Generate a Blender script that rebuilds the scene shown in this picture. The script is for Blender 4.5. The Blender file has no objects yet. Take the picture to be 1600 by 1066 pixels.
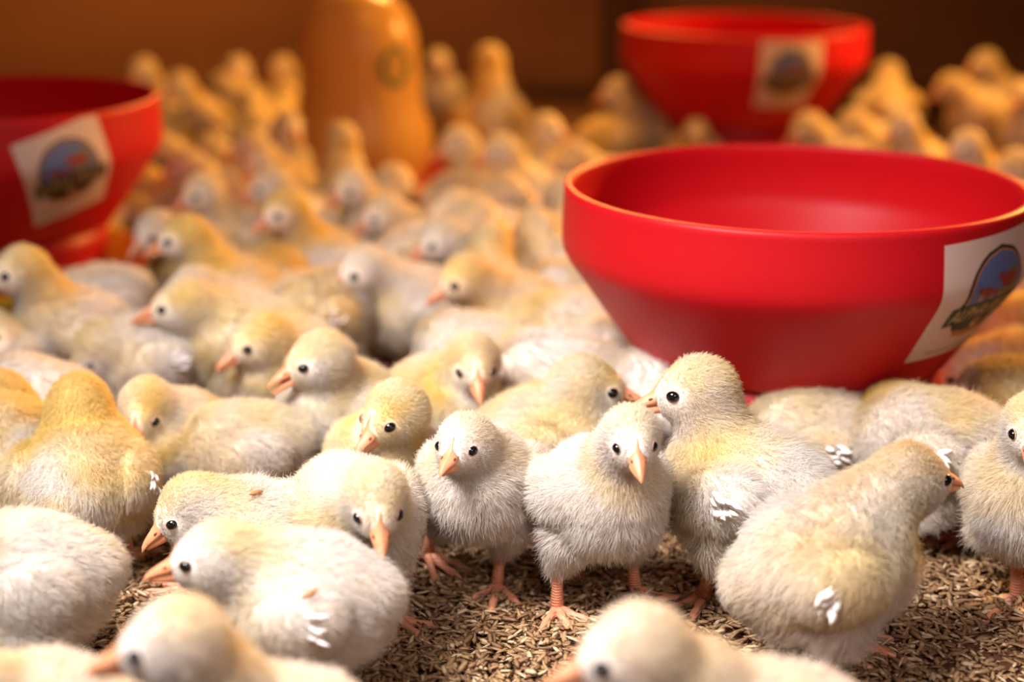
import bpy, math, random
import numpy as np
from mathutils import Vector, Matrix

sc = bpy.context.scene
COL = sc.collection
R = math.radians

# ------------------------------------------------------------------ camera
CAM_H, PITCH, FPX = 0.32, 16.5, 2600.0
cam_d = bpy.data.cameras.new('camera')
cam_d.sensor_width = 36.0
cam_d.lens = FPX / 1600 * 36
cam_d.clip_start = 0.02
cam_d.dof.use_dof = True
cam_d.dof.focus_distance = 0.70
cam_d.dof.aperture_fstop = 4.2
cam = bpy.data.objects.new('camera', cam_d)
cam.location = (0, 0, CAM_H)
cam.rotation_euler = (R(90 - PITCH), 0, 0)
COL.objects.link(cam)
sc.camera = cam

# ------------------------------------------------------------------ world, exposure
w = bpy.data.worlds.new('barn_air')
w.use_nodes = True
sc.world = w
w.node_tree.nodes['Background'].inputs[0].default_value = (0.62, 0.34, 0.27, 1)
w.node_tree.nodes['Background'].inputs[1].default_value = 0.035
sc.view_settings.view_transform = 'Standard'
sc.view_settings.look = 'None'
sc.view_settings.gamma = 1
sc.view_settings.exposure = 0.0
sc.view_settings.use_curve_mapping = False
sc.cycles.max_bounces = 7
sc.cycles.diffuse_bounces = 3
sc.cycles.transparent_max_bounces = 8


def lamp(name, loc, target, size, power, color, sizey=None):
    d = bpy.data.lights.new(name, 'AREA')
    d.shape = 'RECTANGLE' if sizey else 'DISK'
    d.size = size
    if sizey:
        d.size_y = sizey
    d.energy = power
    d.color = color
    o = bpy.data.objects.new(name, d)
    o.location = loc
    o.rotation_euler = (Vector(target) - Vector(loc)).to_track_quat('-Z', 'Y').to_euler()
    COL.objects.link(o)
    return o


# soft bounced-flash key and front fill, brooder lamps behind, plus added warm fills
lamp('soft_overhead_light', (-0.36, 0.36, 0.78), (0.02, 0.66, 0.0), 0.36, 3.45, (1.0, 0.92, 0.905), 0.32).data.spread = R(68)
lamp('front_light', (0.25, -0.10, 0.62), (0.08, 0.72, 0.0), 0.35, 0.9, (1.0, 0.84, 0.86), 0.3).data.spread = R(100)
lamp('brooder_and_fill_light', (0.85, 1.70, 0.55), (-0.05, 0.85, 0.05), 0.18, 13.5, (1.0, 0.47, 0.10)).data.spread = R(130)
lamp('brooder_and_fill_light', (0.05, 2.22, 0.70), (-0.08, 0.95, 0.0), 0.20, 7.5, (1.0, 0.47, 0.10)).data.spread = R(120)
lamp('brooder_and_fill_light', (-0.62, 1.80, 0.85), (-0.55, 2.36, 0.22), 0.25, 2.6, (1.0, 0.45, 0.12)).data.spread = R(110)  # added wash light that warms the left of the back wall
lamp('brooder_and_fill_light', (0.25, 0.95, 1.15), (0.12, 1.75, 0.0), 0.22, 1.2, (1.0, 0.46, 0.10)).data.spread = R(80)  # added fill that warms the camera-facing sides of the rear things


# ------------------------------------------------------------------ helpers
PR = R(PITCH)


def ray(px, py):
    u = (px - 800) / FPX
    v = (533 - py) / FPX
    return np.array([u, math.cos(PR) + v * math.sin(PR), -math.sin(PR) + v * math.cos(PR)])


def at_z(px, py, z):
    d = ray(px, py)
    t = (z - CAM_H) / d[2]
    return np.array([0, 0, CAM_H]) + d * t


def at_y(px, py, Y):
    d = ray(px, py)
    return np.array([0, 0, CAM_H]) + d * (Y / d[1])


def tag(o, label=None, cat=None, group=None, kind=None):
    if label: o['label'] = label
    if cat: o['category'] = cat
    if group: o['group'] = group
    if kind: o['kind'] = kind
    return o


def link(name, data, parent=None, loc=None, mats=()):
    o = bpy.data.objects.new(name, data)
    COL.objects.link(o)
    if parent: o.parent = parent
    if loc is not None: o.location = loc
    for m in mats:
        data.materials.append(m)
    return o


def mesh_from(name, verts, faces, smooth=True, matidx=None):
    me = bpy.data.meshes.new(name)
    me.from_pydata([tuple(map(float, v)) for v in verts], [], [tuple(map(int, f)) for f in faces])
    if smooth:
        me.polygons.foreach_set('use_smooth', [True] * len(me.polygons))
    if matidx is not None:
        me.polygons.foreach_set('material_index', list(map(int, matidx)))
    me.update()
    return me


def set_color(me, cols):
    a = me.color_attributes.new('col', 'FLOAT_COLOR', 'POINT')
    c = np.ones((len(me.vertices), 4), np.float32)
    c[:, :3] = cols
    a.data.foreach_set('color', c.ravel())


def lin(r, g, b):
    f = lambda c: (c / 255 / 12.92) if c <= 10 else ((c / 255 + 0.055) / 1.055) ** 2.4
    return (f(r), f(g), f(b), 1)


def frame(yaw, pitch=0, roll=0):
    """columns = forward, left, up"""
    cy, sy, cp, sp = math.cos(yaw), math.sin(yaw), math.cos(pitch), math.sin(pitch)
    f = np.array([cy * cp, sy * cp, sp])
    l = np.array([-sy, cy, 0])
    u = np.cross(f, l)
    if roll:
        c, s = math.cos(roll), math.sin(roll)
        l, u = c * l + s * u, -s * l + c * u
    return np.stack([f, l, u], 1)


# ------------------------------------------------------------------ materials
def mat(name):
    m = bpy.data.materials.new(name)
    m.use_nodes = True
    nt = m.node_tree
    return m, nt, nt.nodes['Principled BSDF']


def simple(name, col, rough=0.5, **kw):
    m, nt, b = mat(name)
    b.inputs['Base Color'].default_value = col
    b.inputs['Roughness'].default_value = rough
    for k, v in kw.items():
        b.inputs[k].default_value = v
    return m


def node(nt, typ, **kw):
    n = nt.nodes.new(typ)
    for k, v in kw.items():
        setattr(n, k, v)
    return n


def make_fur_mat():
    m = bpy.data.materials.new('chick_down')
    m.use_nodes = True
    nt = m.node_tree
    nt.nodes.clear()
    out = node(nt, 'ShaderNodeOutputMaterial')
    col = node(nt, 'ShaderNodeAttribute', attribute_name='col')
    rn = node(nt, 'ShaderNodeAttribute', attribute_name='rn')
    vt = node(nt, 'ShaderNodeVectorTransform', vector_type='NORMAL', convert_from='OBJECT', convert_to='WORLD')
    nt.links.new(rn.outputs['Vector'], vt.inputs[0])
    d = node(nt, 'ShaderNodeBsdfDiffuse')
    t = node(nt, 'ShaderNodeBsdfTranslucent')
    d2 = node(nt, 'ShaderNodeBsdfDiffuse')
    mx = node(nt, 'ShaderNodeMixShader'); mx.inputs[0].default_value = 0.5
    mx2 = node(nt, 'ShaderNodeMixShader'); mx2.inputs[0].default_value = 0.24
    nt.links.new(vt.outputs[0], d.inputs['Normal'])
    for b in (d, t, d2):
        nt.links.new(col.outputs['Color'], b.inputs['Color'])
    nt.links.new(d.outputs[0], mx.inputs[1]); nt.links.new(d2.outputs[0], mx.inputs[2])
    nt.links.new(mx.outputs[0], mx2.inputs[1]); nt.links.new(t.outputs[0], mx2.inputs[2])
    nt.links.new(mx2.outputs[0], out.inputs[0])
    return m


def attr_mat(name, rough=0.8, bump=0, scale=400, spec=0.3, sss=0):
    m, nt, b = mat(name)
    c = node(nt, 'ShaderNodeAttribute', attribute_name='col')
    nt.links.new(c.outputs['Color'], b.inputs['Base Color'])
    b.inputs['Roughness'].default_value = rough
    b.inputs['Specular IOR Level'].default_value = spec
    if bump:
        n = node(nt, 'ShaderNodeTexNoise'); n.inputs['Scale'].default_value = scale
        tc = node(nt, 'ShaderNodeTexCoord')
        nt.links.new(tc.outputs['Object'], n.inputs['Vector'])
        bp = node(nt, 'ShaderNodeBump'); bp.inputs['Strength'].default_value = bump
        bp.inputs['Distance'].default_value = 0.001
        nt.links.new(n.outputs[0], bp.inputs['Height'])
        nt.links.new(bp.outputs[0], b.inputs['Normal'])
    return m


M_FUR = make_fur_mat()
M_SKIN = attr_mat('down_base', 0.9, 0.4, 900, 0.1)


def leg_mat():
    m, nt, b = mat('leg_skin')
    tc = node(nt, 'ShaderNodeTexCoord')
    wv = node(nt, 'ShaderNodeTexWave', bands_direction='Z'); wv.inputs['Scale'].default_value = 260
    wv.inputs['Distortion'].default_value = 3
    ns = node(nt, 'ShaderNodeTexNoise'); ns.inputs['Scale'].default_value = 150
    rp = node(nt, 'ShaderNodeValToRGB')
    rp.color_ramp.elements[0].color = (0.60, 0.20, 0.10, 1)
    rp.color_ramp.elements[1].color = (0.85, 0.42, 0.26, 1)
    nt.links.new(tc.outputs['Object'], wv.inputs[0]); nt.links.new(tc.outputs['Object'], ns.inputs[0])
    nt.links.new(ns.outputs[0], rp.inputs[0]); nt.links.new(rp.outputs[0], b.inputs['Base Color'])
    bp = node(nt, 'ShaderNodeBump'); bp.inputs['Strength'].default_value = 0.5; bp.inputs['Distance'].default_value = 0.0006
    nt.links.new(wv.outputs['Fac'], bp.inputs['Height']); nt.links.new(bp.outputs[0], b.inputs['Normal'])
    b.inputs['Roughness'].default_value = 0.42
    b.inputs['Subsurface Weight'].default_value = 0.25
    b.inputs['Subsurface Scale'].default_value = 0.002
    return m


M_LEG = leg_mat()
M_CLAW = simple('claw', (0.72, 0.55, 0.38, 1), 0.35)
M_EYE = simple('eye_black', (0.006, 0.005, 0.006, 1), 0.06)
M_LID = simple('eyelid_skin', (0.62, 0.40, 0.26, 1), 0.6)
M_NOSTRIL = simple('nostril', (0.22, 0.06, 0.03, 1), 0.7)
M_QUILL = simple('wing_quill', (0.80, 0.75, 0.71, 1), 0.7)
M_MOUTH = simple('mouth_red', (0.50, 0.08, 0.06, 1), 0.5)


def beak_mat():
    m, nt, b = mat('beak_horn')
    tc = node(nt, 'ShaderNodeTexCoord')
    ns = node(nt, 'ShaderNodeTexNoise'); ns.inputs['Scale'].default_value = 220
    rp = node(nt, 'ShaderNodeValToRGB')
    rp.color_ramp.elements[0].color = (0.62, 0.22, 0.09, 1)
    rp.color_ramp.elements[1].color = (0.82, 0.40, 0.22, 1)
    nt.links.new(tc.outputs['Object'], ns.inputs[0]); nt.links.new(ns.outputs[0], rp.inputs[0])
    nt.links.new(rp.outputs[0], b.inputs['Base Color'])
    b.inputs['Roughness'].default_value = 0.4
    b.inputs['Subsurface Weight'].default_value = 0.15
    b.inputs['Subsurface Scale'].default_value = 0.002
    return m


M_BEAK = beak_mat()
M_HUSKBIT = simple('husk_brown', (0.42, 0.19, 0.07, 1), 0.6)

# ------------------------------------------------------------------ implicit surface tools


def sd_ell(p, c, r, F=None):
    q = p - c
    if F is not None: q = q @ F
    r = np.asarray(r)
    k0 = np.linalg.norm(q / r, axis=-1)
    k1 = np.linalg.norm(q / (r * r), axis=-1) + 1e-9
    return k0 * (k0 - 1) / k1


def sd_cone(p, a, b, r1, r2):
    ab = b - a
    t = np.clip(((p - a) @ ab) / (ab @ ab), 0, 1)
    return np.linalg.norm(p - (a + t[..., None] * ab), axis=-1) - (r1 + (r2 - r1) * t)


def smin(a, b, k):
    h = np.clip(0.5 + 0.5 * (b - a) / k, 0, 1)
    return b + (a - b) * h - k * h * (1 - h)


def surface_nets(fn, lo, hi, step):
    xs = [np.arange(lo[i], hi[i] + step, step) for i in range(3)]
    G = np.stack(np.meshgrid(*xs, indexing='ij'), -1)
    v = fn(G.reshape(-1, 3)).reshape(G.shape[:3])
    n0, n1, n2 = v.shape
    ins = v < 0
    acc = np.zeros((n0 - 1, n1 - 1, n2 - 1, 3)); cnt = np.zeros((n0 - 1, n1 - 1, n2 - 1))
    corners = [(i, j, k) for i in (0, 1) for j in (0, 1) for k in (0, 1)]
    sl = lambda c: (slice(c[0], c[0] + n0 - 1), slice(c[1], c[1] + n1 - 1), slice(c[2], c[2] + n2 - 1))
    for a in corners:
        for ax in range(3):
            if a[ax] == 1: continue
            b = list(a); b[ax] = 1; b = tuple(b)
            va, vb = v[sl(a)], v[sl(b)]
            m = (va < 0) != (vb < 0)
            t = np.where(m, va / np.where(m, va - vb, 1), 0)
            pos = G[sl(a)] + (G[sl(b)] - G[sl(a)]) * t[..., None]
            acc += np.where(m[..., None], pos, 0); cnt += m
    act = cnt > 0
    idx = -np.ones(act.shape, int)
    idx[act] = np.arange(act.sum())
    V = acc[act] / cnt[act][:, None]
    faces = []
    for ax in range(3):
        o1, o2 = [(1, 2), (2, 0), (0, 1)][ax]
        s = [slice(1, -1)] * 3; s[ax] = slice(0, -1)
        s2 = list(s); s2[ax] = slice(1, None)
        a, b = ins[tuple(s)], ins[tuple(s2)]
        ii = np.argwhere(a != b)
        if not len(ii): continue
        sign = a[a != b]
        base = ii.copy(); base[:, o1] += 1; base[:, o2] += 1
        e1 = np.zeros(3, int); e1[o1] = 1
        e2 = np.zeros(3, int); e2[o2] = 1
        g = lambda q: idx[q[:, 0], q[:, 1], q[:, 2]]
        q = np.stack([g(base), g(base - e1), g(base - e1 - e2), g(base - e2)], 1)
        q[~sign] = q[~sign][:, ::-1]
        faces.append(q)
    F = np.concatenate(faces)
    F = F[(F >= 0).all(1)]
    return V, F


def noise3(p, seed, f):
    """cheap smooth pseudo-noise in [-1,1]"""
    rs = np.random.RandomState(seed)
    r = np.zeros(len(p))
    for i in range(5):
        d = rs.normal(size=3); d /= np.linalg.norm(d)
        r += np.sin((p @ d) * f * rs.uniform(0.6, 1.7) + rs.uniform(0, 6.28) + 1.3 * np.sin((p @ rs.normal(size=3)) * f * 0.6))
    return np.clip(r / 2.6, -1, 1)


def tube(pts, rad, n=8, cap=True):
    pts = np.asarray(pts, float)
    V, F = [], []
    prev = None
    for i, p in enumerate(pts):
        t = pts[min(i + 1, len(pts) - 1)] - pts[max(i - 1, 0)]
        t /= np.linalg.norm(t) + 1e-12
        ref = prev if prev is not None else (np.array([0, 0, 1.]) if abs(t[2]) < 0.9 else np.array([1., 0, 0]))
        s = np.cross(t, ref); s /= np.linalg.norm(s) + 1e-12
        u = np.cross(s, t); prev = u
        for k in range(n):
            a = 2 * math.pi * k / n
            V.append(p + rad[i] * (math.cos(a) * s + math.sin(a) * u))
    for i in range(len(pts) - 1):
        for k in range(n):
            F.append((i * n + k, i * n + (k + 1) % n, (i + 1) * n + (k + 1) % n, (i + 1) * n + k))
    if cap:
        F.append(tuple(range(n))[::-1]); F.append(tuple(range((len(pts) - 1) * n, len(pts) * n)))
    return V, F


# ------------------------------------------------------------------ the chick
WHITE = np.array([0.88, 0.82, 0.75])
YELL = np.array([0.90, 0.67, 0.22])
PINK = np.array([0.80, 0.62, 0.50])


KB = 0.93      # girth of the trunk without its down


class Chick:
    """geometry of one chick in its own frame; +x is where the body faces, z = 0 is the litter"""

    def __init__(s, body, bpitch, head, hyaw, hpitch, hroll=0, scale=1.0, seed=0, lod=0, feet=None, yel=0.4,
                 gape=0, quill=0, sit=False, wing=1.0, hs=0.93):
        s.S, s.seed, s.lod = scale, seed, lod
        s.SH = scale * hs     # head size
        s.B = np.array(body, float); s.H = np.array(head, float)
        s.FB = frame(0, bpitch); s.FH = frame(hyaw, hpitch, hroll)
        s.feet, s.yel, s.gape, s.quill, s.sit, s.wing = feet, yel, gape, quill, sit, wing
        b = lambda x, y, z: s.B + s.FB @ (np.array([x, y, z]) * s.S)
        h = lambda x, y, z: s.H + s.FH @ (np.array([x, y, z]) * s.SH)
        s.b, s.h = b, h
        s.chest = b(0.013, 0, 0.006)
        # thighs go down to the hocks in the plain upright frame
        s.hips = [s.B + np.array([-0.002, sg * 0.015, -0.018]) * s.S for sg in (1, -1)]

    def sdf(s, p):
        S = s.S
        r = lambda *a: np.array(a) * S
        rh = lambda *a: np.array(a) * s.SH
        K = KB * S
        q = lambda *a: np.array(a) * K
        b = lambda x, y, z: s.B + s.FB @ (np.array([x, y, z]) * K)
        d = sd_ell(p, b(-0.003, 0, 0), q(0.0290, 0.0250, 0.0262), s.FB)
        d = smin(d, sd_ell(p, b(0.011, 0, -0.001), q(0.0205, 0.0218, 0.0228), s.FB), 0.010 * S)
        d = smin(d, sd_ell(p, b(-0.018, 0, -0.001), q(0.0185, 0.0195, 0.0192), s.FB), 0.010 * S)
        d = smin(d, sd_ell(p, b(-0.033, 0, 0.006), q(0.0090, 0.0085, 0.0070), s.FB), 0.010 * S)
        nb = s.H - s.FH @ rh(0.005, 0, 0.002)
        mid = 0.5 * (s.chest + nb) + s.FB @ r(-0.001, 0, 0.002)
        nk = smin(sd_cone(p, s.chest, mid, 0.0172 * S, 0.0126 * S), sd_cone(p, mid, nb, 0.0126 * S, 0.0114 * s.SH), 0.006 * S)
        d = smin(d, nk, 0.007 * S)
        hd = sd_ell(p, s.h(-0.0030, 0, 0.0008), rh(0.0150, 0.0130, 0.0140), s.FH)
        hd = smin(hd, sd_ell(p, s.h(0.0062, 0, -0.0014), rh(0.0104, 0.0088, 0.0098), s.FH), 0.004 * S)
        d = smin(d, hd, 0.0055 * S)
        for sg in (1, -1):
            W = s.FB @ frame(R(-7) * sg, R(-12))
            d = smin(d, sd_ell(p, s.b(-0.004, sg * 0.0218, 0.003), r(0.0190, 0.0080 * s.wing, 0.0128), W), 0.0018 * S)
            hp = s.hips[0 if sg > 0 else 1]
            if s.sit:
                d = smin(d, sd_ell(p, hp + np.array([0.004, sg * 0.004, 0.002]) * S, r(0.017, 0.010, 0.013)), 0.006 * S)
            elif s.feet is not None:
                ft = s.feet[0 if sg > 0 else 1]
                if ft is not None:
                    hock = s.hock(hp, ft)
                    d = smin(d, sd_cone(p, hp, hock, 0.0108 * S, 0.0030 * S), 0.005 * S)
        return d

    def hock(s, hp, ft):
        a = np.array([ft[0], ft[1], ft[2]])
        k = a + np.array([-0.006, 0, 0.0230]) * s.S
        return k * 0.75 + np.array([hp[0], hp[1], k[2]]) * 0.25

    def grad(s, p):
        e = 3e-4
        g = np.stack([s.sdf(p + np.eye(3)[i] * e) - s.sdf(p - np.eye(3)[i] * e) for i in range(3)], 1)
        return g / (np.linalg.norm(g, axis=1, keepdims=True) + 1e-12)

    def march(s, o, d):
        d = d / np.linalg.norm(d)
        t = 0.004
        for _ in range(40):
            v = s.sdf((o + d * t)[None])[0]
            if v > -2e-5 and v < 2e-5: break
            t += -v * 0.8
        return o + d * t, d

    def color(s, p, rs=None):
        hd = (p - s.H) @ s.FH / s.SH
        bd = (p - s.B) @ s.FB / s.S
        dh = np.linalg.norm(hd, axis=1)
        n = noise3(p, s.seed + 5, 95 / s.S)
        n2 = noise3(p, s.seed + 9, 230 / s.S)
        wy = 0.24 + 0.36 * n + 0.10 * n2
        wy += 0.30 * np.exp(-((dh - 0.022) / 0.011) ** 2)             # collar
        sg = lambda v, k: 1 / (1 + np.exp(-np.clip(v / k, -30, 30)))
        wy -= 0.50 * sg(0.021 - dh, 0.0012) * sg(hd[:, 0] - 0.001, 0.002) * sg(0.003 - hd[:, 2], 0.0018)  # pale cheeks
        wy += 0.12 * (hd[:, 2] > 0.006) * (dh < 0.02)
        wy -= 0.22 * (bd[:, 2] < -0.008)
        wy = np.clip(wy * (0.45 + 1.1 * s.yel) + (s.yel - 0.4) * 0.45, 0, 1)[:, None]
        c = WHITE * (1 - wy) + YELL * wy
        pk = np.clip(0.20 + 0.30 * noise3(p, s.seed + 21, 70 / s.S), 0, 0.6)[:, None]
        c = c * (1 - pk * 0.5) + PINK * pk * 0.5
        return c

    def build(s, name='chick'):
        S = s.S
        step = (0.0019, 0.0024, 0.0030)[s.lod] * S
        pts = [s.B + s.FB[:, 0] * x * S for x in (-0.04, 0.035)] + [s.H, s.B]
        for f in (s.feet or ()):
            if f is not None: pts.append(np.array(f[:3]) + [0, 0, 0.02])
        P = np.array(pts)
        lo, hi = P.min(0) - 0.036 * S, P.max(0) + 0.036 * S
        lo[2] = max(lo[2], 0.0015 if s.sit else 0.004)
        V, F = surface_nets(s.sdf, lo, hi, step)
        cols = s.color(V)
        # trunk normal field
        s.V, s.F = V, F
        verts = [V]; faces = [tuple(f) for f in F]; mi = [0] * len(F); nv = len(V)
        # ---- legs and feet, same mesh
        if s.feet is not None and not s.sit:
            for k, ft in enumerate(s.feet):
                if ft is None: continue
                hp = s.hips[k]
                hock = s.hock(hp, ft)
                ank = np.array(ft[:3]) + np.array([0, 0, 0.0035 * S])
                up = hock + (hp - hock) * 0.25
                TV, TF = tube([up, hock, hock * 0.55 + ank * 0.45 + [0.0008 * S, 0, 0], ank, ank - [0, 0, 0.0012 * S]],
                              np.array([0.0032, 0.0033, 0.0027, 0.0033, 0.0022]) * S, 10)
                verts.append(np.array(TV)); faces += [tuple(i + nv for i in f) for f in TF]; mi += [1] * len(TF); nv += len(TV)
                ty = ft[3]
                lift = ft[2]
                for da, L, rr in ((0, 0.0285, 0.0024), (R(36), 0.0240, 0.0022), (R(-36), 0.0240, 0.0022), (R(172), 0.0120, 0.0018)):
                    dr = np.array([math.cos(ty + da), math.sin(ty + da), 0])
                    sag = -0.35 if lift > 0.003 else 0
                    tp = [ank + [0, 0, -0.0006 * S]]
                    for u, z in ((0.22, 0.0030), (0.45, 0.0024), (0.62, 0.0026), (0.85, 0.0013), (1.0, 0.0012)):
                        q = np.array(ft[:3]) + dr * L * u * S
                        q[2] += z * S + sag * L * u * S
                        tp.append(q)
                    TV, TF = tube(tp, np.array([0.0020, 1.05 * rr, 0.82 * rr, 0.95 * rr, 0.75 * rr, 0.55 * rr]) * S, 8)
                    verts.append(np.array(TV)); faces += [tuple(i + nv for i in f) for f in TF]; mi += [1] * len(TF); nv += len(TV)
                    tip = tp[-1]
                    TV, TF = tube([tip - dr * 0.0004 * S, tip + (dr * 0.0022 + [0, 0, 0.0001]) * S, tip + (dr * 0.0042 - [0, 0, 0.0010]) * S],
                                  np.array([0.0008, 0.0006, 0.0001]) * S, 6)
                    verts.append(np.array(TV)); faces += [tuple(i + nv for i in f) for f in TF]; mi += [2] * len(TF); nv += len(TV)
        VV = np.concatenate(verts)
        me = mesh_from(name, VV, faces, True, mi)
        cc = np.ones((len(VV), 3)) * 0.5; cc[:len(V)] = cols
        set_color(me, cc)
        root = link(name, me, mats=(M_SKIN, M_LEG, M_CLAW))
        # ---- eyes
        s.eyes = []
        for sg in (1, -1):
            p, d = s.march(s.h(0.0050, 0, 0.0008), s.FH @ np.array([0.42, sg * 0.90, 0.08]))
            s.eyes.append(p)
            er = 0.0031 * s.SH
            ev, ef = [], []
            nn = 12 if s.lod < 2 else 8
            Fe = np.stack([s.FH[:, 0], np.cross(d, s.FH[:, 0]), d], 1)
            Fe[:, 0] = np.cross(Fe[:, 1], d)
            for i in range(nn + 1):
                for j in range(nn):
                    th, ph = math.pi * i / nn, 2 * math.pi * j / nn
                    ev.append(p - d * 0.0006 * s.SH + Fe @ (np.array([1.12 * math.sin(th) * math.cos(ph), 0.92 * math.sin(th) * math.sin(ph), 0.85 * math.cos(th)]) * er))
            for i in range(nn):
                for j in range(nn):
                    ef.append((i * nn + j, (i + 1) * nn + j, (i + 1) * nn + (j + 1) % nn, i * nn + (j + 1) % nn))
            eo = link('eye', mesh_from('eye', ev, ef), root, mats=(M_EYE,))
            if s.lod == 0:
                ring = [p - d * 0.0001 * S + Fe @ (np.array([1.16 * math.cos(a), 0.98 * math.sin(a), 0]) * 0.0028 * s.SH) for a in np.linspace(0, 2 * math.pi, 19)]
                TV, TF = tube(ring, [0.00028 * S] * 19, 6, False)
                link('eyelid', mesh_from('eyelid', TV, TF), eo, mats=(M_LID,))
        # ---- beak
        bv, bf, bm = [], [], []

        def loft(rings, mid):
            n = len(rings[0]); o = len(bv)
            for rg in rings: bv.extend(rg)
            for i in range(len(rings) - 1):
                for k in range(n):
                    bf.append((o + i * n + k, o + i * n + (k + 1) % n, o + (i + 1) * n + (k + 1) % n, o + (i + 1) * n + k)); bm.append(mid)
            bf.append(tuple(o + k for k in range(n))[::-1]); bm.append(mid)
            bf.append(tuple(o + (len(rings) - 1) * n + k for k in range(n))); bm.append(mid)
        N = 12
        up, lo_ = [], []
        # (x, half-width, top z, bottom z)
        for x, hw, zt, zb in ((0.0118, 0.0014, 0.0088, -0.0048), (0.0134, 0.0027, 0.0068, -0.0048), (0.0150, 0.0042, 0.0044, -0.0050), (0.0165, 0.0046, 0.0022, -0.0052), (0.0190, 0.0040, 0.0006, -0.0054),
                              (0.0215, 0.0032, -0.0008, -0.0058), (0.0243, 0.0022, -0.0026, -0.0064), (0.0265, 0.0013, -0.0046, -0.0074), (0.0278, 0.0003, -0.0070, -0.0080)):
            zc, hz = (zt + zb) / 2, (zt - zb) / 2
            rg = []
            for k in range(N):
                a = 2 * math.pi * k / N
                ca, sa = math.cos(a), math.sin(a)
                rg.append(s.h(x, hw * ca * (1 - 0.62 * max(sa, 0)), zc + hz * (sa if sa > 0 else sa * 0.8)))
            up.append(rg)
        loft(up, 0)
        g = s.gape
        for x, hw, zt, zb in ((0.0115, 0.0042, -0.0030, -0.0082), (0.0165, 0.0037, -0.0034, -0.0084), (0.0210, 0.0027, -0.0042, -0.0082), (0.0252, 0.0010, -0.0058, -0.0080)):
            dz = -g * (x - 0.0115)
            zc, hz = (zt + zb) / 2 + dz, (zt - zb) / 2
            lo_.append([s.h(x, hw * math.cos(2 * math.pi * k / N), zc + hz * math.sin(2 * math.pi * k / N)) for k in range(N)])
        loft(lo_, 0)
        if g:
            loft([[s.h(x, hw * math.cos(2 * math.pi * k / 8), -0.0046 - g * 0.5 * (x - 0.0115) + 0.0008 * math.sin(2 * math.pi * k / 8)) for k in range(8)]
                  for x, hw in ((0.0115, 0.0033), (0.016, 0.0026), (0.0195, 0.0015))], 1)
        bk = link('beak', mesh_from('beak', bv, bf, True, bm), root, mats=(M_BEAK, M_MOUTH))
        if s.lod == 0:
            nvv, nff = [], []
            for sg in (1, -1):
                c = s.h(0.0180, sg * 0.0033, -0.0008)
                TV, TF = tube([c - s.FH[:, 0] * 0.0009 * S, c, c + s.FH[:, 0] * 0.0009 * S - s.FH[:, 2] * 0.0003 * S], np.array([0.0003, 0.0006, 0.0003]) * S, 6)
                nff += [tuple(i + len(nvv) for i in f) for f in TF]; nvv += TV
            link('nostril', mesh_from('nostril', nvv, nff), bk, mats=(M_NOSTRIL,))
        # ---- wing quill tufts
        if s.quill:
            rs = np.random.RandomState(s.seed + 77)
            for sg in ((1, -1) if s.quill == 3 else ((1,) if s.quill == 1 else (-1,))):
                p0, d0 = s.march(s.b(-0.010, sg * 0.010, 0.004), s.FB @ np.array([-0.15, sg * 1.0, 0.10]))
                qv, qf = [], []
                for i in range(11):
                    a = rs.uniform(-0.8, 0.5)
                    dirv = s.FB @ np.array([-math.cos(a), sg * rs.uniform(0.05, 0.5), math.sin(a) * 0.6])
                    dirv /= np.linalg.norm(dirv)
                    base = p0 + s.FB @ (np.array([rs.uniform(-0.001, 0.007), sg * rs.uniform(0.001, 0.003), rs.uniform(-0.0045, 0.0045)]) * S)
                    side = np.cross(dirv, d0); side /= np.linalg.norm(side)
                    L = rs.uniform(0.005, 0.0095) * S; wd = rs.uniform(0.0010, 0.0019) * S
                    nrm = np.cross(side, dirv)
                    o = len(qv)
                    for u, ww in ((0, 0.35), (0.35, 1), (0.7, 0.95), (1.0, 0.3)):
                        c = base + dirv * L * u + d0 * 0.0012 * S * math.sin(u * 2.6)
                        qv += [c - side * wd * ww, c + nrm * wd * 0.35 * ww, c + side * wd * ww, c - nrm * wd * 0.25 * ww]
                    for q in range(3):
                        for k in range(4):
                            qf.append((o + q * 4 + k, o + q * 4 + (k + 1) % 4, o + (q + 1) * 4 + (k + 1) % 4, o + (q + 1) * 4 + k))
                    qf += [(o, o + 1, o + 2, o + 3), (o + 12, o + 13, o + 14, o + 15)]
                tag(link('wing_quill', mesh_from('wing_quill', qv, qf), root, mats=(M_QUILL,)), 'white wing quill tuft')
        s.fur(root)
        return root

    def fur(s, root):
        S = s.S
        rs = np.random.RandomState(s.seed + 3)
        N = (60000, 16000, 6500)[s.lod]
        rad = (0.000068, 0.00015, 0.00026)[s.lod]
        V, F = s.V, s.F
        a, b, c, d = (V[F[:, i]] for i in range(4))
        T = np.concatenate([np.stack([a, b, c], 1), np.stack([a, c, d], 1)])
        area = np.linalg.norm(np.cross(T[:, 1] - T[:, 0], T[:, 2] - T[:, 0]), axis=1)
        pr = area / area.sum()
        # denser on the head, where the strands are short
        cen = T.mean(1)
        dh = np.linalg.norm(cen - s.H, axis=1) / s.SH
        pr = pr * (1 + 1.6 * (dh < 0.021)); pr /= pr.sum()
        ti = rs.choice(len(T), N, p=pr)
        u, v = rs.rand(N), rs.rand(N)
        m = u + v > 1; u[m] = 1 - u[m]; v[m] = 1 - v[m]
        p = T[ti, 0] + (T[ti, 1] - T[ti, 0]) * u[:, None] + (T[ti, 2] - T[ti, 0]) * v[:, None]
        n = s.grad(p)
        hd = (p - s.H) @ s.FH / s.SH
        bd = (p - s.B) @ s.FB / S
        dh = np.linalg.norm(hd, axis=1)
        # keep eyes, beak and the soles clear
        keep = np.ones(N, bool)
        for e in s.eyes:
            keep &= np.linalg.norm(p - e, axis=1) > 0.0034 * s.SH
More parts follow.
